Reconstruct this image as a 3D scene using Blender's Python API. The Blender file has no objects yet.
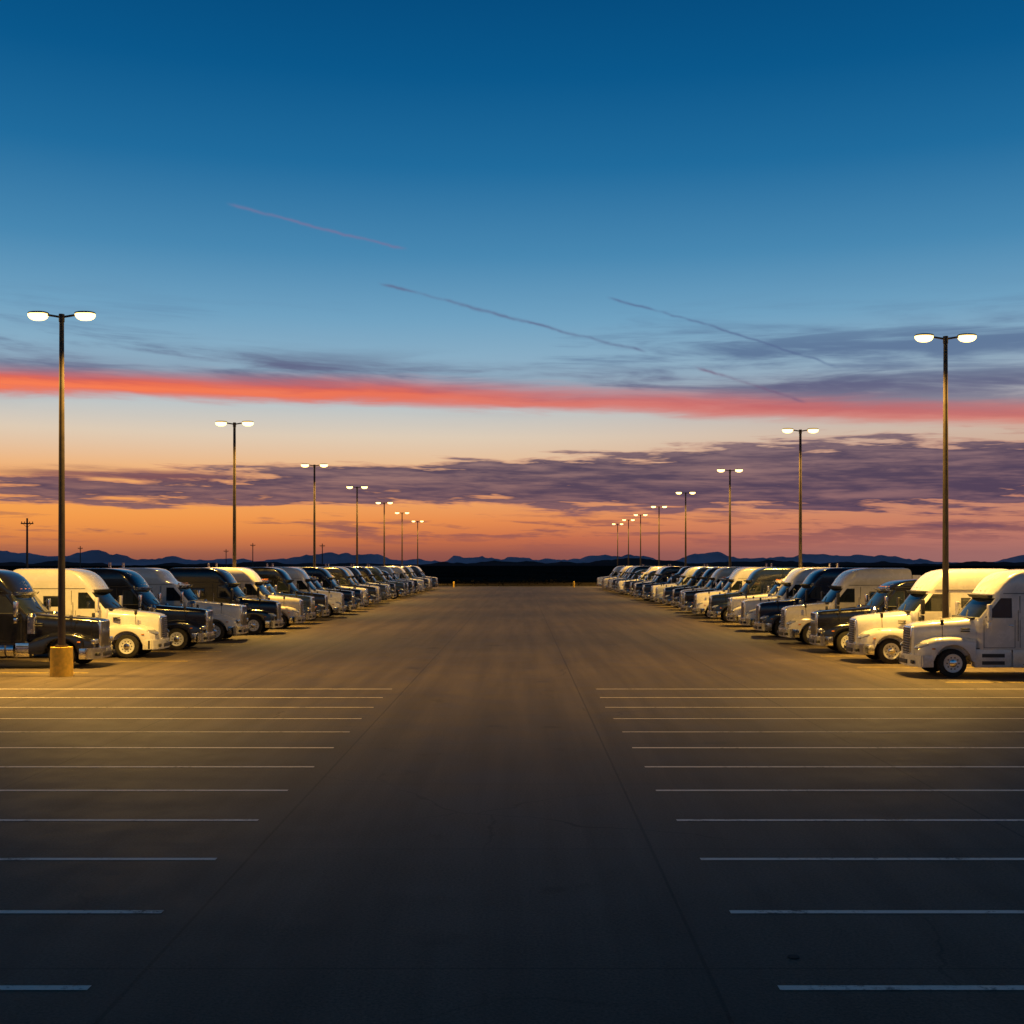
import bpy, bmesh, math, random
from mathutils import Vector, noise as mn
random.seed(7)
sc = bpy.context.scene
F = 1150.0
def srgb(r,g,b):
    def c(v):
        v/=255.0
        return v/12.92 if v<=0.04045 else ((v+0.055)/1.055)**2.4
    return (c(r),c(g),c(b),1.0)

# ------------------------------------------------------------ node helpers
class E:
    def __init__(s,nt,sock): s.nt=nt; s.s=sock
    def _m(s,op,*a):
        n=s.nt.nodes.new('ShaderNodeMath'); n.operation=op
        for i,v in enumerate((s,)+a):
            if isinstance(v,E): s.nt.links.new(v.s,n.inputs[i])
            else: n.inputs[i].default_value=float(v)
        return E(s.nt,n.outputs[0])
    def __add__(s,o): return s._m('ADD',o)
    def __radd__(s,o): return s._m('ADD',o)
    def __sub__(s,o): return s._m('SUBTRACT',o)
    def __rsub__(s,o): return (s*-1.0)+o
    def __mul__(s,o): return s._m('MULTIPLY',o)
    def __rmul__(s,o): return s._m('MULTIPLY',o)
    def __truediv__(s,o): return s._m('DIVIDE',o)
    def f(s,op,*a): return s._m(op,*a)
    def ss(s,a,b,lo=0.0,hi=1.0):
        n=s.nt.nodes.new('ShaderNodeMapRange'); n.interpolation_type='SMOOTHSTEP'
        s.nt.links.new(s.s,n.inputs[0])
        if a>b: a,b,lo,hi=b,a,hi,lo
        for i,v in zip((1,2,3,4),(a,b,lo,hi)): n.inputs[i].default_value=v
        return E(s.nt,n.outputs[0])
    def gauss(s,c,w):
        d=(s-c)/w
        return (d*d*-1.0).f('EXPONENT')
def vec(nt,x,y,z):
    n=nt.nodes.new('ShaderNodeCombineXYZ')
    for i,v in enumerate((x,y,z)):
        if isinstance(v,E): nt.links.new(v.s,n.inputs[i])
        else: n.inputs[i].default_value=float(v)
    return n.outputs[0]
def noi(nt,v,scale=1,detail=4,rough=.5,dist=0):
    n=nt.nodes.new('ShaderNodeTexNoise'); n.inputs['Scale'].default_value=scale
    n.inputs['Detail'].default_value=detail; n.inputs['Roughness'].default_value=rough
    n.inputs['Distortion'].default_value=dist
    nt.links.new(v,n.inputs['Vector']); return E(nt,n.outputs[0])
def mix(nt,f,a,b,mode='MIX'):
    n=nt.nodes.new('ShaderNodeMix'); n.data_type='RGBA'; n.blend_type=mode
    n.clamp_factor=True
    if isinstance(f,E): nt.links.new(f.s,n.inputs[0])
    else: n.inputs[0].default_value=f
    for i,v in ((6,a),(7,b)):
        if isinstance(v,(tuple,list)): n.inputs[i].default_value=v
        else: nt.links.new(v,n.inputs[i])
    return n.outputs[2]
def ramp(nt,f,stops):
    n=nt.nodes.new('ShaderNodeValToRGB'); cr=n.color_ramp; cr.interpolation='LINEAR'
    while len(cr.elements)<len(stops): cr.elements.new(0.5)
    for e,(p,c) in zip(cr.elements,stops): e.position=p
    for e,(p,c) in zip(cr.elements,stops): e.position=p; e.color=c
    nt.links.new(f.s,n.inputs[0]); return n.outputs[0]

# ------------------------------------------------------------ sky (world)
w=bpy.data.worlds.new('World'); sc.world=w; w.use_nodes=True
w.cycles.sampling_method='NONE'
nt=w.node_tree; nt.nodes.clear()
tc=nt.nodes.new('ShaderNodeTexCoord'); sp=nt.nodes.new('ShaderNodeSeparateXYZ')
nt.links.new(tc.outputs['Generated'],sp.inputs[0])
X,Y,Z=[E(nt,sp.outputs[i]) for i in range(3)]
A=X.f('ARCTAN2',Y)*(180/math.pi)
L=Z.f('ARCSINE')*(180/math.pi)
def AL(px,py):
    u=(px-520)/F; v=(565-py)/F
    a=math.atan(u); return math.degrees(a), math.degrees(math.atan(v*math.cos(a)))
stops=[(0,(108,66,72)),(0.6,(146,82,74)),(1.3,(196,106,72)),(2.2,(230,138,80)),(3.4,(238,166,106)),
 (4.8,(234,188,144)),(6.3,(222,204,182)),(7.8,(188,197,200)),(9.3,(148,180,200)),(12,(112,162,194)),
 (15,(72,136,178)),(19,(32,108,158)),(23,(10,88,140)),(27,(4,74,124)),(36,(8,44,74)),(90,(14,20,32))]
base=ramp(nt,(L.f('MAXIMUM',0.0)/90.0).f('POWER',0.5),[((d/90)**.5,srgb(*c)) for d,c in stops])
low=L.ss(13,1.5)
right=A.ss(-6,26)*low
col=mix(nt,right*0.58,base,srgb(170,122,120))
leftw=A.ss(6,-26)*L.gauss(2.9,1.9)
col=mix(nt,leftw*0.65,col,srgb(252,166,72))
back=A.f('ABSOLUTE').ss(45,140)
col=mix(nt,back*L.ss(20,0)*0.92,col,srgb(48,50,66))
frontm=A.f('ABSOLUTE').ss(120,50)
zt=Z+X*0.02
n_big=noi(nt,vec(nt,X*2.4,Y*2.4,zt*20),1.0,4,.55,.3)
n_mid=noi(nt,vec(nt,X*6+3,Y*6,zt*62),1.0,5,.62,.4)
n_fine=noi(nt,vec(nt,X*15,Y*15,zt*170+9),1.0,4,.62,.3)
# high slate wisps
m1=L.gauss(10.2,1.7)*(n_mid*0.6+n_big*0.5+A.ss(-10,25)*0.06).ss(.52,.70)
col=mix(nt,m1*0.8,col,srgb(82,104,142))
m1b=(L-A*-0.035).gauss(9.15,0.8)*(n_big*0.6+n_mid*0.5+A.gauss(-8,7)*.14).ss(.48,.66)
col=mix(nt,m1b*0.85,col,srgb(86,90,124))
# red afterglow band
a0,l0=AL(0,382); a1,l1=AL(520,399); a2,l2=AL(1024,416)
def quad(p):
    (x1,y1),(x2,y2),(x3,y3)=p
    d=(x1-x2)*(x1-x3)*(x2-x3)
    a=(x3*(y2-y1)+x2*(y1-y3)+x1*(y3-y2))/d
    b=(x3*x3*(y1-y2)+x2*x2*(y3-y1)+x1*x1*(y2-y3))/d
    c=(x2*x3*(x2-x3)*y1+x3*x1*(x3-x1)*y2+x1*x2*(x1-x2)*y3)/d
    return a,b,c
qa,qb,qc=quad([(a0,l0),(a1,l1),(a2,l2)])
Ac=A.f('MAXIMUM',-60).f('MINIMUM',60)
cen=Ac*Ac*qa+Ac*qb+qc
dL=L-cen+(n_mid-0.5)*1.0+(n_fine-.5)*.35
band=dL.ss(1.0,-0.05)*dL.ss(-0.80,-0.15)*frontm
haze=dL.ss(2.2,0.1)*dL.ss(-0.3,0.2)
hz=(n_mid*.5+n_big*.5).ss(.36,.60,.35,1)
col=mix(nt,haze*hz*A.ss(30,-30,.55,.8)*frontm,col,srgb(104,90,122))
col=mix(nt,band*A.ss(26,-20,.62,.95)*n_big.ss(.25,.5,.7,1),col,srgb(216,84,72))
core=(dL+0.12).gauss(0,0.25)*A.ss(14,-24)*frontm
col=mix(nt,core*0.8,col,srgb(255,132,84))
# purple cloud bank
cov=n_big*0.34+n_mid*0.40+n_fine*.26
wdt=A.ss(-10,24,1.6,2.4)
db=(L-3.95-A*0.012)/wdt
bandB=(db*db*-1.0).f('EXPONENT')
thr=cov+bandB*0.31-0.24+A.ss(-26,-4)*0.050+A.ss(-8,20)*0.045
m3=thr.ss(.520,.562)*L.ss(0.9,1.8)*L.ss(7.9,6.6)*frontm
tone=(n_mid*.45+n_fine*.55).ss(.40,.66)
col=mix(nt,m3*(1.0-tone*.15)*.95,col,mix(nt,tone,srgb(68,58,86),srgb(118,90,106)))
col=mix(nt,thr.ss(.495,.525)*thr.ss(.56,.535)*bandB*.5*frontm,col,srgb(182,116,104))
# left thin streak
m3b=(L-4.35-A*0.01+(n_mid-.5)*1.4).gauss(0,.22)*A.ss(-27,-21)*A.ss(-12,-17)*n_big.ss(.3,.5)
col=mix(nt,m3b*0.85,col,srgb(130,84,88))
# low streaks and mauve veil
m4=L.gauss(1.8,.8)*(n_fine*0.5+n_mid*0.5+A.ss(0,20)*.05).ss(.50,.595)*frontm
col=mix(nt,m4*0.72,col,srgb(120,76,86))
# contrails
wob=(noi(nt,vec(nt,X*30,Y*30,Z*30),1,3,.6)-.5)
brk=noi(nt,vec(nt,X*24,Y*24,Z*24+4),1,3,.65)
def trail(pts,width,c,al):
    global col
    P=[AL(*p) for p in pts]
    for (xa,ya),(xb,yb) in zip(P,P[1:]):
        dx,dy=xb-xa,yb-ya; ln=math.hypot(dx,dy); ux,uy=dx/ln,dy/ln
        t=(A-xa)*ux+(L-ya)*uy
        d=(L-ya)*ux-(A-xa)*uy+wob*0.35
        m=d.gauss(0,width)*t.ss(-.4,.4)*t.ss(ln+.4,ln-.4)*brk.ss(.3,.6,.15,1)
        col=mix(nt,m*al,col,c)
trail([(232,205),(402,248)],.07,srgb(112,118,158),.8)
trail([(384,284),(520,320),(642,351)],.07,srgb(96,108,142),.8)
trail([(700,367),(802,401)],.07,srgb(116,92,122),.75)
trail([(612,299),(700,322),(835,366)],.06,srgb(88,108,146),.75)
bg=nt.nodes.new('ShaderNodeBackground'); out=nt.nodes.new('ShaderNodeOutputWorld')
nt.links.new(col,bg.inputs[0]); bg.inputs[1].default_value=1.0
nt.links.new(bg.outputs[0],out.inputs[0])

# ------------------------------------------------------------ materials
def mat(name,color,rough=.5,metal=0,spec=.5,coat=0,emis=None,es=0,dirt=0,nscale=3,bump=0,var=.15):
    m=bpy.data.materials.new(name); m.use_nodes=True; t=m.node_tree
    b=t.nodes['Principled BSDF']
    tcn=t.nodes.new('ShaderNodeTexCoord'); o=tcn.outputs['Object']
    n=noi(t,o,nscale,2,.6)
    c=mix(t,n.ss(.3,.7)*1.0,tuple(v*(1-var) for v in color[:3])+(1,),tuple(min(1,v*(1+var)) for v in color[:3])+(1,))
    if dirt:
        s=t.nodes.new('ShaderNodeSeparateXYZ'); t.links.new(o,s.inputs[0])
        zz=E(t,s.outputs[2])
        n2=noi(t,o,6,3,.7)
        c=mix(t,(zz.ss(1.7,.35)*n2.ss(.2,.75))*dirt,c,(.12,.10,.075,1))
    t.links.new(c,b.inputs['Base Color'])
    r=n.ss(.2,.8,max(0,rough-.05),min(1,rough+.08)); t.links.new(r.s,b.inputs['Roughness'])
    b.inputs['Metallic'].default_value=metal; b.inputs['Specular IOR Level'].default_value=spec
    b.inputs['Coat Weight'].default_value=coat; b.inputs['Coat Roughness'].default_value=.05
    if emis:
        b.inputs['Emission Color'].default_value=emis; b.inputs['Emission Strength'].default_value=es
    if bump:
        bn=t.nodes.new('ShaderNodeBump'); bn.inputs['Strength'].default_value=bump
        bn.inputs['Distance'].default_value=.02
        n3=noi(t,o,nscale*12,4,.6); t.links.new(n3.s,bn.inputs['Height']); t.links.new(bn.outputs[0],b.inputs['Normal'])
    return m
M_glass=mat('window_glass',(.012,.016,.02,1),.05,0,.9,0)
M_chrome=mat('chrome',(.72,.72,.72,1),.16,1,nscale=8)
M_black=mat('black_plastic',(.015,.015,.016,1),.55,dirt=.2)
M_tyre=mat('tyre_rubber',(.014,.014,.014,1),.85,spec=.2,dirt=.25)
M_rim=mat('wheel_rim',(.62,.62,.60,1),.35,.15,dirt=.3)
M_lens=mat('headlamp_lens',(.45,.47,.5,1),.08,.6,.9)
M_amber=mat('amber_lens',(.55,.18,.02,1),.2)
M_frame=mat('chassis_steel',(.02,.02,.02,1),.6,.2,dirt=.3)
PAINTS={n:mat('paint_'+n,c,rr,0,.5,cc_,dirt=dd,var=.04) for n,(c,dd,rr,cc_) in dict(
  white=((.66,.63,.57,1),.45,.25,.9),cream=((.56,.51,.41,1),.45,.25,.9),black=((.006,.006,.007,1),.03,.16,.5),navy=((.008,.013,.032,1),.04,.16,.5),
  grey=((.06,.065,.07,1),.15,.2,.5),green=((.010,.022,.02,1),.05,.15,.4),silver=((.34,.35,.36,1),.3,.25,.8)).items()}

# ------------------------------------------------------------ mesh builder
class MB:
    def __init__(s): s.v=[];s.f=[];s.m=[];s.sm=[];s.mats=[]
    def mi(s,m):
        if m not in s.mats: s.mats.append(m)
        return s.mats.index(m)
    def add(s,vs,fs,m,smooth=False):
        o=len(s.v); s.v+= [tuple(v) for v in vs]; k=s.mi(m)
        for f in fs: s.f.append(tuple(i+o for i in f)); s.m.append(k); s.sm.append(smooth)
    def box(s,x0,x1,y0,y1,z0,z1,m,bev=.015,seg=2,fn=None,smooth=False):
        bm=bmesh.new(); bmesh.ops.create_cube(bm,size=1)
        for v in bm.verts:
            v.co=Vector(((x0+x1)/2+v.co.x*(x1-x0),(y0+y1)/2+v.co.y*(y1-y0),(z0+z1)/2+v.co.z*(z1-z0)))
        if bev: bmesh.ops.bevel(bm,geom=bm.edges[:],offset=bev,segments=seg,affect='EDGES',profile=.5)
        s.frombm(bm,m,fn,smooth)
    def frombm(s,bm,m,fn=None,smooth=False):
        bm.verts.index_update()
        vs=[fn(v.co) if fn else v.co.copy() for v in bm.verts]
        s.add(vs,[[v.index for v in f.verts] for f in bm.faces],m,smooth); bm.free()
    def loft(s,rings,m,closed=True,cap0=True,cap1=True,smooth=True):
        n=len(rings[0]); vs=[p for r in rings for p in r]; fs=[]
        for i in range(len(rings)-1):
            for j in range(n if closed else n-1):
                k=(j+1)%n; fs.append((i*n+j,i*n+k,(i+1)*n+k,(i+1)*n+j))
        if cap0: fs.append(tuple(range(n))[::-1])
        if cap1: fs.append(tuple((len(rings)-1)*n+j for j in range(n)))
        s.add(vs,fs,m,smooth)
    def cyl(s,p0,p1,r0,m,r1=None,seg=14,smooth=True,cap=True):
        p0=Vector(p0);p1=Vector(p1); r1=r0 if r1 is None else r1
        d=(p1-p0).normalized(); a=d.orthogonal().normalized(); b=d.cross(a)
        rr=[[p+ (a*math.cos(t)+b*math.sin(t))*r for t in [2*math.pi*i/seg for i in range(seg)]] for p,r in ((p0,r0),(p1,r1))]
        s.loft(rr,m,True,cap,cap,smooth)
    def revolve(s,cx,cz,prof,m,seg=28,smooth=True):
        rr=[[(cx+r*math.cos(2*math.pi*i/seg),y,cz+r*math.sin(2*math.pi*i/seg)) for i in range(seg)] for y,r in prof]
        s.loft(rr,m,True,True,True,smooth)
    def mesh(s,name):
        me=bpy.data.meshes.new(name); me.from_pydata(s.v,[],s.f); me.update()
        for m in s.mats: me.materials.append(m)
        me.polygons.foreach_set('material_index',s.m); me.polygons.foreach_set('use_smooth',s.sm)
        bm=bmesh.new(); bm.from_mesh(me); bmesh.ops.recalc_face_normals(bm,faces=bm.faces); bm.to_mesh(me); bm.free()
        try: me.set_sharp_from_angle(angle=math.radians(38))
        except Exception: pass
        return me
def lerp(tab,x):
    if x<=tab[0][0]: return tab[0][1]
    for (a,b),(c,d) in zip(tab,tab[1:]):
        if x<=c: return b+(d-b)*(x-a)/(c-a)
    return tab[-1][1]
def wheel(B,cx,y,side,r=.51,wd=.28,deep=.05,rim=M_rim):
    yo=y*1.0; s=side
    B.revolve(cx,r,[(yo,r*.62),(yo,r*.9),(yo-s*.03,r*.985),(yo-s*.06,r),(yo-s*(wd-.06),r),(yo-s*(wd-.02),r*.96),(yo-s*wd,r*.6)],M_tyre)
    B.revolve(cx,r,[(yo-s*.02,.02),(yo+s*.004,r*.02+.01),(yo+s*.004,r*.50),(yo+s*.010,r*.56),(yo+s*.022,r*.60),(yo+s*.022,r*.64),(yo-s*.02,r*.66)],rim)
    B.revolve(cx,r,[(yo+s*.004,r*.28),(yo+s*.03,r*.26),(yo+s*.05,r*.17),(yo+s*.06,.01)],M_chrome,18)
    for k in range(10):
        a=k*math.pi/5
        px,pz=cx+r*.41*math.cos(a),r+r*.41*math.sin(a)
        B.cyl((px,yo-s*.01,pz),(px,yo+s*.008,pz),.028,M_black,seg=8)

def truck(paint,style='aero',roof='high',bumper='paint',stack=False):
    B=MB(); P=PAINTS[paint]; cl=style=='classic'
    cowl=2.45 if cl else 2.0; wx=1.25
    dx=cowl-2.0
    top={'high':3.84,'step':3.84,'mid':3.35}[roof]
    k=(top-2.95)/(3.84-2.95)
    ztop=lambda z: 2.95+(z-2.95)*k
    ft=[(1.0,1.98),(2.06,1.98),(2.12,2.02),(2.85,2.62),(2.95,2.60),(ztop(3.1),2.70),(ztop(3.3),2.84),(ztop(3.5),3.02),(ztop(3.65),3.22),(ztop(3.75),3.46),(ztop(3.81),3.75),(ztop(3.84),4.1)]
    if roof=='step':   # flat cab roof, then a steep sleeper fairing behind it
        ft=ft[:5]+[(3.02,2.86),(3.10,3.22),(3.3,3.42),(3.5,3.56),(3.65,3.70),(3.75,3.88),(3.81,4.12),(3.84,4.4)]
    hwt=[(1.0,1.19),(2.1,1.19),(2.85,1.15),(2.95,1.15),(ztop(3.3),1.15),(ztop(3.6),1.11),(ztop(3.75),1.03),(ztop(3.81),.93),(ztop(3.84),.80)]
    bkt=[(1.0,6.2),(ztop(3.6),6.2),(ztop(3.75),6.16),(ztop(3.81),6.08),(ztop(3.84),5.9)]
    zs=[1.0,1.4,1.8,2.06,2.12,2.35,2.6,2.82,2.88,2.95]+([3.02] if roof=='step' else [])+[ztop(z) for z in (3.1,3.3,3.5,3.65,3.75,3.81,3.84)]
    D=.34; side=[3.32,3.42,4.4,5.3]
    rings=[]
    for z in zs:
        xf,hw,xb=lerp(ft,z),lerp(hwt,z),lerp(bkt,z); half=[]
        for j in range(9):
            t=math.radians(90*j/8)
            half.append((xf+D*(1-math.cos(t)**.75) if j<8 else xf+D, hw*math.sin(t)**.85))
        for i,x in enumerate(side): half.append((max(x,xf+D+.03*(i+1)),hw))
        half.append((xb-.07,hw)); half.append((xb-.02,hw-.02)); half.append((xb,hw-.08))
        ring=[(x+dx,y,z) for x,y in half]+[(x+dx,-y,z) for x,y in half[::-1] if y>1e-6]
        rings.append(ring)
    n=len(rings[0]); bm=bmesh.new(); vv=[[bm.verts.new(p) for p in r] for r in rings]
    glass=[]
    nh=16
    def side_idx(j): return j if j<nh-1 else (n-1-j)
    for i in range(len(zs)-1):
        for j in range(n):
            f=bm.faces.new((vv[i][j],vv[i][(j+1)%n],vv[i+1][(j+1)%n],vv[i+1][j])); f.smooth=True
            q=side_idx(j)
            if 2.1<zs[i]<2.8 and (q<=5 or q==8): glass.append(f)
    bm.faces.new(vv[-1]); bm.faces.new(vv[0][::-1])
    bmesh.ops.recalc_face_normals(bm,faces=bm.faces)
    r=bmesh.ops.inset_region(bm,faces=glass,thickness=.03,depth=-.012,use_even_offset=True)
    ring_f=set(r['faces']); gl=set(glass)
    bm.verts.index_update()
    allv=[v.co.copy() for v in bm.verts]
    for grp,m in ((ring_f,M_black),(gl,M_glass),(set(bm.faces)-ring_f-gl,P)):
        B.add(allv,[[v.index for v in f.verts] for f in grp],m,True)
    bm.free()
    # hood
    if cl:
        st=[(.04,.52,1.78),(.10,.58,1.86),(.3,.62,1.90),(.9,.70,1.96),(1.6,.82,2.02),(cowl+.1,.98,2.12)]
        ex=.26
    else:
        st=[(.02,.44,1.72),(.08,.54,1.83),(.25,.60,1.89),(.6,.70,1.94),(1.1,.84,2.0),(1.6,.95,2.05),(cowl+.12,1.06,2.12)]
        ex=.33
    rings=[]
    for x,hw,zt in st:
        rg=[]
        for i in range(19):
            t=math.pi*i/18; c,s_=math.cos(t),math.sin(t)
            rg.append((x,hw*math.copysign(abs(c)**ex,c),.78+(zt-.78)*max(0,s_)**ex))
        rings.append(rg)
    B.loft(rings,P)
    # grille
    gh=1.80 if cl else 1.74; gw=.46 if cl else .42
    lean=.0 if cl else .04
    gf=lambda v: Vector((v.x+(v.z-.8)*lean,v.y*(1 if cl else 1-.10*(1.7-v.z)),v.z))
    B.box(-.035,.10,-gw-.035,gw+.035,.72,gh+.03,M_chrome,.05,3,gf,True)
    B.box(-.045,.05,-gw+.01,gw-.01,.77,gh-.015,M_black,.03,2,gf)
    nb=7 if cl else 10
    for i in range(nb):
        if cl:
            y=-gw+.06+(2*gw-.12)*i/(nb-1); B.box(-.058,-.02,y-.014,y+.014,.78,gh-.03,M_chrome,.004,1,gf)
        else:
            z=.83+(gh-.93)*i/(nb-1); B.box(-.058,-.02,-gw+.02,gw-.02,z-.016,z+.016,M_chrome,.004,1,gf)
    # fenders
    for s in (1,-1):
        rings=[]
        for i in range(27):
            x=.10+i*(cowl+.05-.10)/26
            if cl: zt=lerp([(.1,1.12),(.4,1.26),(.8,1.38),(1.25,1.42),(1.7,1.36),(2.2,1.2),(2.5,1.1)],x)
            else: zt=lerp([(.1,1.12),(.3,1.28),(.7,1.40),(1.2,1.44),(1.7,1.42),(2.1,1.38)],x)
            yo=lerp([(.1,.98),(.25,1.12),(.6,1.19),(1.2,1.215),(1.8,1.21),(2.6,1.19)],x)
            q=.66**2-(x-wx)**2
            zb=.56 if q<=0 else max(.56,.51+math.sqrt(q))
            zb=min(zb,zt-.06)
            yi=.38
            rings.append([(x,s*yi,zb),(x,s*yi,zt),(x,s*(yo-.22),zt),(x,s*(yo-.10),zt-.035),(x,s*(yo-.03),zt-.10 if zt-.1>zb+.03 else zb+.035),(x,s*yo,max(zb+.02,zt-.2)),(x,s*yo,zb)])
        B.loft(rings,P)
        # headlamp
        if cl:
            B.box(.0,.16,s*.82-.2,s*.82+.2,.93,1.13,M_chrome,.04,3)
            B.box(-.015,.02,s*.82-.17,s*.82+.17,.955,1.105,M_lens,.03,2)
        else:
            for kk,mm_,off in ((1.0,M_black,0.0),(.84,M_lens,-.05)):
                bm=bmesh.new(); bmesh.ops.create_uvsphere(bm,u_segments=16,v_segments=10,radius=1)
                B.frombm(bm,mm_,lambda v,s=s: Vector((.29+off+v.x*.27*kk+v.z*.08,s*(.87-off*.8)+v.y*.24*kk+s*v.x*.12,1.13+v.z*.135*kk+v.x*.06)),True)
        B.box(.5,.62,s*1.20-.012,s*1.20+.012,1.0,1.05,M_amber,.006,1)
        # bumper return running back towards the wheel
        B.box(.24,.57,s*1.15-.03,s*1.15+.03,.365,.785,M_chrome if bumper=='chrome' else P,.02,2)
        # hood side vents
        B.box(cowl-.42,cowl-.12,s*1.03-.05,s*1.03+.05,1.62,1.66,M_black,.01,1)
        B.box(cowl-.42,cowl-.12,s*1.03-.05,s*1.03+.05,1.71,1.75,M_black,.01,1)
    B.box(.2,cowl+.3,-.42,.42,.55,1.2,M_frame,.02)
    # bumper
    bp=M_chrome if bumper=='chrome' else P
    def bf(v): return Vector((v.x+.30*abs(v.y/1.2)**2.6,v.y,v.z))
    bm=bmesh.new(); bmesh.ops.create_cube(bm,size=1)
    bmesh.ops.subdivide_edges(bm,edges=[e for e in bm.edges if abs((e.verts[0].co-e.verts[1].co).y)>.5],cuts=15,use_grid_fill=True)
    for v in bm.verts: v.co=Vector((-.03+v.co.x*.22,v.co.y*2.36,.575+v.co.z*.43))
    bmesh.ops.bevel(bm,geom=[e for e in bm.edges if e.calc_face_angle(0)>.5],offset=.035,segments=2,affect='EDGES')
    B.frombm(bm,bp,bf,True)
    B.box(-.152,-.10,-.42,.42,.44,.60,M_black,.01)
    B.box(-.160,-.14,-.16,.16,.62,.72,M_lens,.004,1)
    for s in (1,-1):
        B.box(-.02+.04,.10,s*.80-.11,s*.80+.11,.47,.60,M_black,.02,1,lambda v:Vector((v.x-.13+.0,v.y,v.z)))
        B.cyl((-.075,s*.80,.535),(-.09,s*.80,.535),.05,M_lens)
    y0,y1=.75,1.17
    xs=cowl+.02
    for s in (1,-1):
        a,b=sorted((s*y0,s*y1))
        if cl:
            B.box(xs,xs+.55,a,b,.45,1.0,M_chrome,.03)
            B.box(xs+.05,xs+.5,s*1.175-.01,s*1.175+.01,.62,.66,M_black,.003,1)
            B.box(xs+.05,xs+.5,s*1.175-.01,s*1.175+.01,.84,.88,M_black,.003,1)
            B.cyl((xs+.62,s*.88,.72),(xs+2.35,s*.88,.72),.33,M_chrome,seg=24)
            for q in (.9,1.9): B.cyl((xs+q,s*.88,.72),(xs+q+.05,s*.88,.72),.337,M_black,seg=24)
            B.box(xs+2.5,xs+3.2,a,b,.5,1.0,M_frame,.03)
        else:
            B.box(xs,xs+1.3,a,b,.36,1.02,P,.03)
            for z in (.46,.72): B.box(xs+.25,xs+1.05,s*1.165-.01,s*1.165+.01,z,z+.13,M_black,.004,1)
            B.box(xs+1.33,xs+4.2,a,b,.36,1.02,P,.03)
            B.box(xs+1.7,xs+3.3,s*1.165-.01,s*1.165+.01,.46,.49,M_black,.004,1)
        B.box(xs+.05,xs+4.15,s*.9-.25,s*.9+.25,.9,1.05,M_black,.01)
        yy=1.191
        for x in (cowl+.33,cowl+1.42,cowl+1.60): B.box(x-.008,x+.008,s*yy-.005,s*yy+.005,1.06,2.05,M_black,0)
        B.box(cowl+1.60-.008,cowl+1.60+.008,s*1.172-.008,s*1.172+.008,2.05,2.9,M_black,0)
        # drip rail / roof-cap seam along the side of the sleeper
        B.box(cowl+1.02,cowl+4.12,s*1.152-.008,s*1.152+.008,2.975,2.995,M_black,0)
        B.box(cowl+.33,cowl+1.42,s*yy-.005,s*yy+.005,1.06,1.075,M_black,0)
        B.box(cowl+1.20,cowl+1.36,s*1.2-.02,s*1.2+.02,1.82,1.86,M_chrome,.008)
        B.box(cowl+2.1,cowl+2.75,s*1.172-.014,s*1.172+.014,2.2,2.62,M_glass,.012)
        B.box(cowl+2.05,cowl+2.8,s*1.168-.014,s*1.168+.014,2.15,2.67,M_black,.012)
        B.box(cowl+2.2,cowl+3.3,s*1.19-.006,s*1.19+.006,1.15,1.165,M_black,0)
        B.box(cowl+2.2,cowl+3.3,s*1.19-.006,s*1.19+.006,1.75,1.765,M_black,0)
        for x in (2.2,3.3): B.box(cowl+x,cowl+x+.014,s*1.19-.006,s*1.19+.006,1.15,1.765,M_black,0)
        B.cyl((cowl+1.52,s*1.22,1.3),(cowl+1.52,s*1.22,2.4),.016,M_chrome,seg=8)
        mm=M_chrome if cl else (P if bumper=='paint' else M_black)
        mx=cowl+.42
        B.box(mx-.09,mx+.03,s*1.52-.11,s*1.52+.11,2.02,2.62,mm,.035,3)
        B.box(mx-.09,mx+.03,s*1.50-.10,s*1.50+.10,1.76,1.98,mm,.03,2)
        B.box(mx+.031,mx+.037,s*1.52-.085,s*1.52+.085,2.06,2.58,M_glass,0)
        for z in (1.9,2.55): B.cyl((mx,s*1.14,z-.03),(mx,s*1.45,z),.015,M_black,seg=8)
        B.cyl((.95,s*.95,1.45),(.88,s*1.12,1.92),.012,M_black,seg=6)
        B.box(.82,.92,s*1.14-.07,s*1.14+.07,1.86,2.06,M_black,.03,2)
        # side extender with its rubber edge
        B.box(cowl+4.2,cowl+4.60,s*1.15-.015,s*1.15+.015,1.1,top-.35,P,.01)
        B.box(cowl+4.60,cowl+4.72,s*1.15-.012,s*1.15+.012,1.1,top-.38,M_black,.005,1)
        if stack:
            B.cyl((cowl+4.34,s*.98,1.0),(cowl+4.34,s*.98,3.0),.11,M_chrome,seg=16)
            B.cyl((cowl+4.34,s*.98,3.0),(cowl+4.34,s*.98,4.12),.07,M_chrome,seg=16)
        if cl:
            B.cyl((cowl-.02,s*1.08,1.35),(cowl-.02,s*1.08,2.0),.17,M_chrome,seg=20)
            B.cyl((cowl-.02,s*1.08,2.0),(cowl-.02,s*1.08,2.12),.19,M_chrome,r1=.12,seg=20)
    for s in (-.35,.45): B.cyl((cowl+.0,s,2.1),(cowl+.22,s+.42,2.36),.012,M_black,seg=6)
    B.box(cowl-.05,cowl+.2,-.95,.95,2.05,2.135,M_black,.03)
    def vf(v): return Vector((v.x+.16*abs(v.y)**2.2,v.y,v.z))
    bm=bmesh.new(); bmesh.ops.create_cube(bm,size=1)
    bmesh.ops.subdivide_edges(bm,edges=[e for e in bm.edges if abs((e.verts[0].co-e.verts[1].co).y)>.5],cuts=9,use_grid_fill=True)
    for v in bm.verts: v.co=Vector((cowl+.53+v.co.x*.22-(v.co.z*.08),v.co.y*1.9,2.87+v.co.z*.10))
    B.frombm(bm,M_black if not cl else M_chrome,vf,False)
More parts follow.
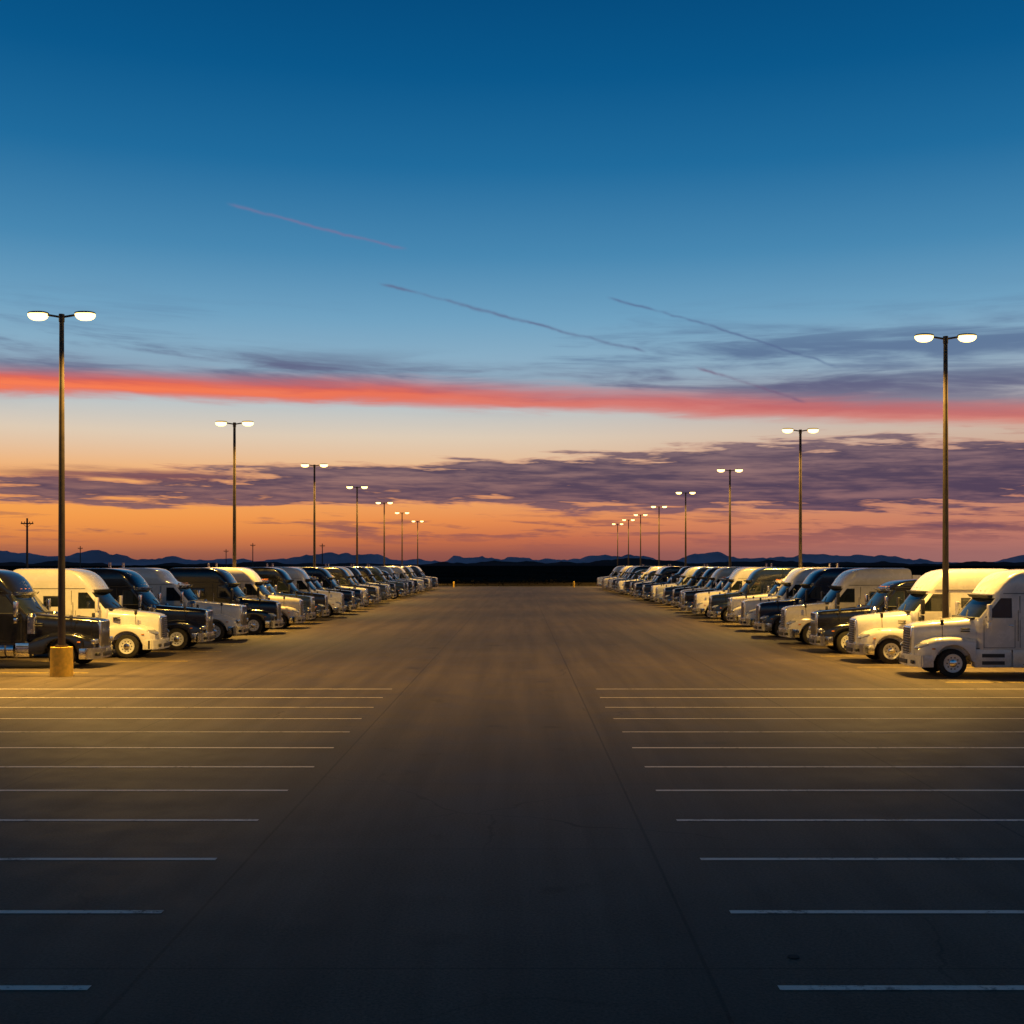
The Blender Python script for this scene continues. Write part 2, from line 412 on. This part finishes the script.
    for i in range(5):
        y=-.7+.35*i
        zz=3.0 if roof=='step' else ztop(3.02)
        B.box(cowl+.66+.16*abs(y)**2.2,cowl+.76+.16*abs(y)**2.2,y-.06,y+.06,zz,zz+.05,M_amber,.015,2)
    for s in (1,-1): B.box(.4,8.4+dx,s*.42-.05,s*.42+.05,.72,.98,M_frame,.01)
    B.box(6.4+dx,7.0+dx,-.45,.45,.99,1.03,M_frame,.005)
    B.cyl((7.4+dx,0,1.0),(7.4+dx,0,1.16),.55,M_frame,seg=24)
    B.box(6.9+dx,7.5+dx,-.5,.5,.98,1.06,M_frame,.01)
    for ax in (6.9+dx,8.0+dx):
        B.cyl((ax,-1.0,.52),(ax,1.0,.52),.09,M_frame)
        B.cyl((ax,-.2,.52),(ax,.2,.52),.24,M_frame)
        for s in (1,-1):
            wheel(B,ax,s*1.2,s); wheel(B,ax,s*.88,s)
    for s in (1,-1):
        wheel(B,wx,s*1.16,s)
        B.box(8.55+dx,8.58+dx,s*.9-.3,s*.9+.3,.25,.95,M_black,.005)
    B.cyl((wx,-1,.52),(wx,1,.52),.07,M_frame)
    return B.mesh('semi_truck_mesh')

V={}
def var(*a,**k):
    key=(a,tuple(sorted(k.items())))
    if key not in V: V[key]=truck(*a,**k)
    return V[key]
col_main=sc.collection
def place(me,x,y,rot,name='semi_truck'):
    o=bpy.data.objects.new(name,me); col_main.objects.link(o)
    o.location=(x,y,.006); o.rotation_euler=(0,0,rot); return o
specs={
 'wa':lambda:var('white'),'wb':lambda:var('white',bumper='chrome'),'ca':lambda:var('cream',bumper='chrome'),
 'wc':lambda:var('white',style='classic',roof='step',bumper='chrome',stack=True),
 'wm':lambda:var('white',style='classic',roof='mid',bumper='chrome'),
 'ba':lambda:var('black',bumper='chrome'),'bc':lambda:var('black',style='classic',roof='step',bumper='chrome',stack=True),
 'bh':lambda:var('black',style='classic',bumper='chrome'),
 'bm':lambda:var('black',style='classic',roof='mid',bumper='chrome'),
 'na':lambda:var('navy',bumper='chrome'),'nc':lambda:var('navy',style='classic',roof='step',bumper='chrome',stack=True),
 'ga':lambda:var('grey'),'sa':lambda:var('silver',bumper='chrome'),'gr':lambda:var('green',roof='mid',bumper='chrome')}
left=[(16.4,44.2,'bh'),(15.6,49.2,'wa'),(14.9,54.0,'bh'),(14.7,60.0,'wc'),(14.1,66.2,'ba')]
right=[(14.1,40.7,'wa'),(13.75,46.4,'wb'),(13.5,51.6,'bm'),(13.4,57.4,'ca'),(13.3,63.2,'na')]
seqL=['ca','nc','ba','wb','bc','na','wm','ba','ca','ga','wc','ba','na','nc','bm','ca','bc','wa','na','ba','wb','bm','ga','ca']
seqR=['wb','wc','na','wb','bc','ca','ba','na','sa','wm','nc','ba','ca','bh','bm','wc','gr','ba','wb','na','ca','ba','bc','wb']
d=71.5
for q in seqL: left.append((13.9+random.uniform(-.35,.4),d,q)); d+=5.35+random.uniform(-.25,.25)
d=68.8
for q in seqR: right.append((13.35+random.uniform(-.35,.4),d,q)); d+=5.45+random.uniform(-.25,.25)
for x,y,q in left: place(specs[q](),-x,y+1.2,math.pi+math.radians(random.uniform(-1,1)))
for x,y,q in right: place(specs[q](),x,y+1.2,math.radians(random.uniform(-1,1)))

# ------------------------------------------------------------ street lamps
M_pole=mat('bronze_pole',(.055,.042,.030,1),.55,.1,spec=.3,dirt=0)
M_conc=mat('yellow_painted_concrete',(.74,.44,.04,1),.75,bump=.3,nscale=5,var=.15)
M_lampglow=mat('lamp_glow',(1,.9,.6,1),.3,emis=(1.0,.66,.20,1),es=5.0)
M_lampglow.cycles.emission_sampling='NONE'
H=13.0
Bp=MB()
Bp.cyl((0,0,1.05),(0,0,H-.05),.13,M_pole,r1=.08,seg=16)
Bp.cyl((0,0,1.04),(0,0,1.12),.22,M_pole,seg=16); Bp.box(-.06,.06,.10,.135,1.5,1.8,M_pole,.01)
for a in range(4):
    Bp.cyl((.17*math.cos(a*math.pi/2+.78),.17*math.sin(a*math.pi/2+.78),1.1),(.17*math.cos(a*math.pi/2+.78),.17*math.sin(a*math.pi/2+.78),1.17),.02,M_pole,seg=6)
me_pole=Bp.mesh('pole')
Bb=MB(); Bb.cyl((0,0,-.05),(0,0,1.05),.40,M_conc,r1=.38,seg=28); me_base=Bb.mesh('base')
Ba=MB()
Ba.cyl((-.62,0,H+.02),(0,0,H-.08),.04,M_pole,seg=10); Ba.cyl((.62,0,H+.02),(0,0,H-.08),.04,M_pole,seg=10)
Ba.cyl((0,0,H-.25),(0,0,H+.03),.10,M_pole,seg=14)
me_arm=Ba.mesh('arm')
def ell(cx,rx,ry,rz,z0,lo,hi,m,name):
    B=MB(); bm=bmesh.new(); bmesh.ops.create_uvsphere(bm,u_segments=24,v_segments=16,radius=1)
    def fn(v):
        z=v.z
        return Vector((cx+math.copysign(abs(v.x)**.75,v.x)*rx,math.copysign(abs(v.y)**.85,v.y)*ry,z0+(z*hi if z>0 else z*lo)))
    B.frombm(bm,m,fn,True); return B.mesh(name)
heads=[(ell(s*.84,.37,.22,.1,H+.07,.04,.06,M_pole,'head'),ell(s*.85,.36,.21,.1,H+.02,.22,.05,M_lampglow,'lens')) for s in (-1,1)]
def lamp(x,y,en):
    e=bpy.data.objects.new('street_lamp',None); col_main.objects.link(e); e.location=(x,y,0)
    def ch(n,dd,loc=(0,0,0)):
        o=bpy.data.objects.new(n,dd); col_main.objects.link(o); o.parent=e; o.location=loc; return o
    ch('pole',me_pole); ch('base',me_base); ch('arm',me_arm)
    for i,(h,l) in enumerate(heads):
        ch('head_%d'%(i+1),h); ch('lens_%d'%(i+1),l)
        ld=bpy.data.lights.new('lamp_light','SPOT'); ld.energy=en; ld.color=(1.0,.57,.11)
        ld.spot_size=math.radians(126); ld.spot_blend=.75; ld.shadow_soft_size=.2
        s=-1 if i==0 else 1
        lo=ch('light_%d'%(i+1),ld,(s*.9,0,H-.28))
        lo.rotation_euler=(0,-s*math.radians(28),0)   # each head throws outwards, away from the pole
EN=17000
for x,y in [(-16.5,41.4),(-18.1,72.9),(-18.5,103.5),(-18.8,132.7),(-19.6,166),(-20.3,198),(-21,236)]: lamp(x,y,EN)
for x,y in [(16.8,45.4),(18.7,76.7),(19.9,109),(20.6,143),(21.4,177),(21.6,206),(21.6,229),(21.4,252)]: lamp(x,y,EN)

# ------------------------------------------------------------ ground, lot, lines
def sheet(name,x0,x1,y0,y1,z,m,nx=1,ny=1):
    B=MB(); vs=[];fs=[]
    for j in range(ny+1):
        for i in range(nx+1): vs.append((x0+(x1-x0)*i/nx,y0+(y1-y0)*j/ny,z))
    for j in range(ny):
        for i in range(nx):
            a=j*(nx+1)+i; fs.append((a,a+1,a+nx+2,a+nx+1))
    B.add(vs,fs,m); o=bpy.data.objects.new(name,B.mesh(name)); col_main.objects.link(o); return o
M_soil=mat('dry_soil',(.022,.018,.014,1),.95,spec=.0,nscale=.02,var=.5)
sheet('ground',-30000,30000,-30000,30000,-.02,M_soil,40,40)
m=bpy.data.materials.new('asphalt'); m.use_nodes=True; t=m.node_tree; b=t.nodes['Principled BSDF']
o=t.nodes.new('ShaderNodeTexCoord').outputs['Object']; s=t.nodes.new('ShaderNodeSeparateXYZ'); t.links.new(o,s.inputs[0])
x,y=E(t,s.outputs[0]),E(t,s.outputs[1])
n1=noi(t,o,.09,3,.6); n2=noi(t,o,.9,4,.65); n3=noi(t,o,28,3,.7); n4=noi(t,vec(t,x*1.3,y*.05,0),1,3,.6)
val=n1.ss(.3,.7,.88,1.10)*n2.ss(.25,.75,.86,1.12)*n3.ss(.2,.8,.55,1.45)*n4.ss(.3,.7,.80,1.16)
def joint(c,per,off):
    dd=((c-off)/per).f('FRACT')
    dd=dd.f('MINIMUM',1.0-dd)*per
    return dd+(n2-.5)*.03
j1=joint(x+100,5.55,101.85%5.55); j2=joint(y+100,4.8,1.0)
jm=j1.ss(.030,.010).f('MAXIMUM',j2.ss(.028,.008)*.7)
vor=t.nodes.new('ShaderNodeTexVoronoi'); vor.feature='DISTANCE_TO_EDGE'; vor.inputs['Scale'].default_value=.16
dv=t.nodes.new('ShaderNodeVectorMath'); dv.operation='ADD'; nn=t.nodes.new('ShaderNodeTexNoise'); nn.inputs['Scale'].default_value=.8; nn.inputs['Detail'].default_value=4
t.links.new(o,nn.inputs['Vector']); t.links.new(o,dv.inputs[0]); t.links.new(nn.outputs['Color'],dv.inputs[1]); t.links.new(dv.outputs[0],vor.inputs['Vector'])
crack=E(t,vor.outputs['Distance']).ss(.005,.001)*n1.ss(.48,.60)
stain=noi(t,o,.55,3,.5).ss(.64,.74)
val=val*(1.0-jm*.5)*(1.0-crack*.45)*(1.0-stain*.35)
cc=t.nodes.new('ShaderNodeCombineColor')
for i,k in enumerate((.086,.067,.052)): t.links.new((val*k).s,cc.inputs[i])
t.links.new(cc.outputs[0],b.inputs['Base Color'])
t.links.new(n2.ss(.3,.7,.62,.70).s,b.inputs['Roughness']); b.inputs['Specular IOR Level'].default_value=.18
bn=t.nodes.new('ShaderNodeBump'); bn.inputs['Strength'].default_value=.4; bn.inputs['Distance'].default_value=.01
t.links.new(n3.s,bn.inputs['Height']); t.links.new(bn.outputs[0],b.inputs['Normal'])
sheet('parking_lot',-75,75,-30,212,0,m)
def paint(name,c,wear):
    m=bpy.data.materials.new(name); m.use_nodes=True; t=m.node_tree; b=t.nodes['Principled BSDF']
    o=t.nodes.new('ShaderNodeTexCoord').outputs['Object']
    k=noi(t,o,9,5,.75)*.6+noi(t,o,1.1,3,.6)*.4
    cc=mix(t,k.ss(wear-.05,wear+.12),(.10,.085,.07,1),c); t.links.new(cc,b.inputs['Base Color']); b.inputs['Roughness'].default_value=.7
    return m
M_line=paint('white_road_paint',(.84,.75,.67,1),.38); M_yl=paint('yellow_road_paint',(.6,.42,.06,1),.42)
B=MB()
def quad_l(x0,x1,y,wd,mm,z=.005,dy=0):
    B.add([(x0,y-wd/2,z),(x1,y-wd/2+dy,z),(x1,y+wd/2+dy,z),(x0,y+wd/2,z)],[(0,1,2,3)],mm)
for n in range(-3,12):
    y=10.87+2.38*n; wd=.12 if n<7 else .08
    quad_l(-34,-4.1+random.uniform(-.04,.04),y,wd,M_line); quad_l(2.43+random.uniform(-.04,.04),34,y,wd,M_line)
o=bpy.data.objects.new('parking_lines',B.mesh('parking_lines')); col_main.objects.link(o)
B=MB()
quad_l(14.5,36,39.2,.12,M_yl,dy=0); quad_l(-36,-16.0,42.6,.12,M_yl)
for k in range(28):
    quad_l(13.2,34,45.0+5.45*k+.0,.10,M_yl); quad_l(-34,-13.8,47.8+5.35*k,.10,M_yl)
o=bpy.data.objects.new('stall_lines',B.mesh('stall_lines')); col_main.objects.link(o)
M_kerb=mat('kerb_concrete',(.12,.11,.10,1),.85,bump=.3)
B=MB(); B.box(-75,75,212,212.25,-.1,.13,M_kerb,.02); o=bpy.data.objects.new('kerb',B.mesh('kerb')); col_main.objects.link(o)
B=MB(); B.cyl((0,0,.001),(0,0,.008),.06,mat('cast_iron',(.01,.01,.01,1),.8,.0),seg=24)
o=bpy.data.objects.new('drain_cover',B.mesh('drain_cover')); o.location=(2.79,11.73,0); col_main.objects.link(o)
B=MB(); B.cyl((0,0,0),(0,0,.95),.16,M_conc,seg=18)
B.loft([[(.16*math.cos(a)*c,.16*math.sin(a)*c,.95+.12*s_) for a in [2*math.pi*i/18 for i in range(18)]] for c,s_ in ((1,0),(.8,.6),(.4,.92),(.05,1))],M_conc)
mb=B.mesh('bollard')
for px in (-11.9,9.7):
    o=bpy.data.objects.new('bollard',mb); o.location=(px,207,0); col_main.objects.link(o)
M_wood=mat('weathered_wood',(.09,.065,.045,1),.9,bump=.4)
def upole(x,y,h):
    B=MB(); B.cyl((0,0,-.3),(0,0,h),.17,M_wood,r1=.11,seg=12)
    B.box(-.75,.75,-.06,.06,h-.75,h-.6,M_wood,.01)
    for q in (-.65,-.3,.3,.65): B.cyl((q,0,h-.6),(q,0,h-.42),.05,M_frame,seg=8)
    B.cyl((-.5,0,h-.7),(0,0,h-1.2),.025,M_wood,seg=6); B.cyl((.5,0,h-.7),(0,0,h-1.2),.025,M_wood,seg=6)
    o=bpy.data.objects.new('utility_pole',B.mesh('utility_pole')); o.location=(x,y,-.02); o.rotation_euler=(0,0,random.uniform(-.3,.3)); col_main.objects.link(o)
for x,y,h in [(-63,147,10),(-130,340,9.6),(-92,360,9),(-79,340,10.5),(-55,320,10)]: upole(x,y,h)

# scrub
M_scrub=mat('dry_scrub',(.016,.015,.010,1),.9,spec=.0,var=.4,nscale=.3)
vs=[];fs=[];B=MB()
for i in range(5200):
    r=215+ (random.random()**1.8)*1300; x=random.uniform(-1,1)*r*.75
    h=random.uniform(.25,.9)*(1.6 if random.random()<.06 else 1)*(1+r/900)
    for k in range(7):
        a=random.uniform(0,6.28); q=random.uniform(0,.8)*h; cx=x+math.cos(a)*q; cy=r+math.sin(a)*q; cz=random.uniform(.1,.9)*h*(1-q/h*.4); s0=random.uniform(.15,.4)*h
        n0=len(vs)
        for e in range(3): vs.append((cx+random.uniform(-1,1)*s0,cy+random.uniform(-1,1)*s0*.6,max(-.02,cz+random.uniform(-1,1)*s0)))
        fs.append((n0,n0+1,n0+2))
B.add(vs,fs,M_scrub); o=bpy.data.objects.new('desert_scrub',B.mesh('desert_scrub')); col_main.objects.link(o)

# distant hills
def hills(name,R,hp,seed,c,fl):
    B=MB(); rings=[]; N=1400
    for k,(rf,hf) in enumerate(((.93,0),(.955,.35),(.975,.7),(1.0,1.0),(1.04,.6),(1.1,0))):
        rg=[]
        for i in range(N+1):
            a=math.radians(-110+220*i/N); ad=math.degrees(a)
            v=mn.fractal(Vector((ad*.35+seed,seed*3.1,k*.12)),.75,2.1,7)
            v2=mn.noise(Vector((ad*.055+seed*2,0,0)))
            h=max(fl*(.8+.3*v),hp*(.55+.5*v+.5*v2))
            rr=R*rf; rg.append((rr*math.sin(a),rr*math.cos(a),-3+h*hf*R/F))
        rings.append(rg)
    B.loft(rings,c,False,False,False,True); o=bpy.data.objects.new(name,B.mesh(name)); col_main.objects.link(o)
hills('mountains',14000,15,3.3,mat('haze_tinted_rock',(.62,.40,.46,1),1,spec=0,nscale=.001),6)  # distance haze is painted into the far ridge's pale base colour
hills('hills',6500,7,8.1,mat('dark_hillside',(.12,.065,.06,1),1,spec=0,nscale=.002),1.5)

# ------------------------------------------------------------ camera
cd=bpy.data.cameras.new('camera'); co=bpy.data.objects.new('camera',cd); col_main.objects.link(co)
co.location=(0,0,4); co.rotation_euler=(math.radians(90),0,0)
cd.sensor_width=36; cd.lens=F/1024*36; cd.shift_x=-8/1024; cd.shift_y=53/1024
cd.clip_start=.1; cd.clip_end=60000
sc.camera=co
sc.view_settings.view_transform='Standard'; sc.view_settings.look='None'; sc.view_settings.exposure=0
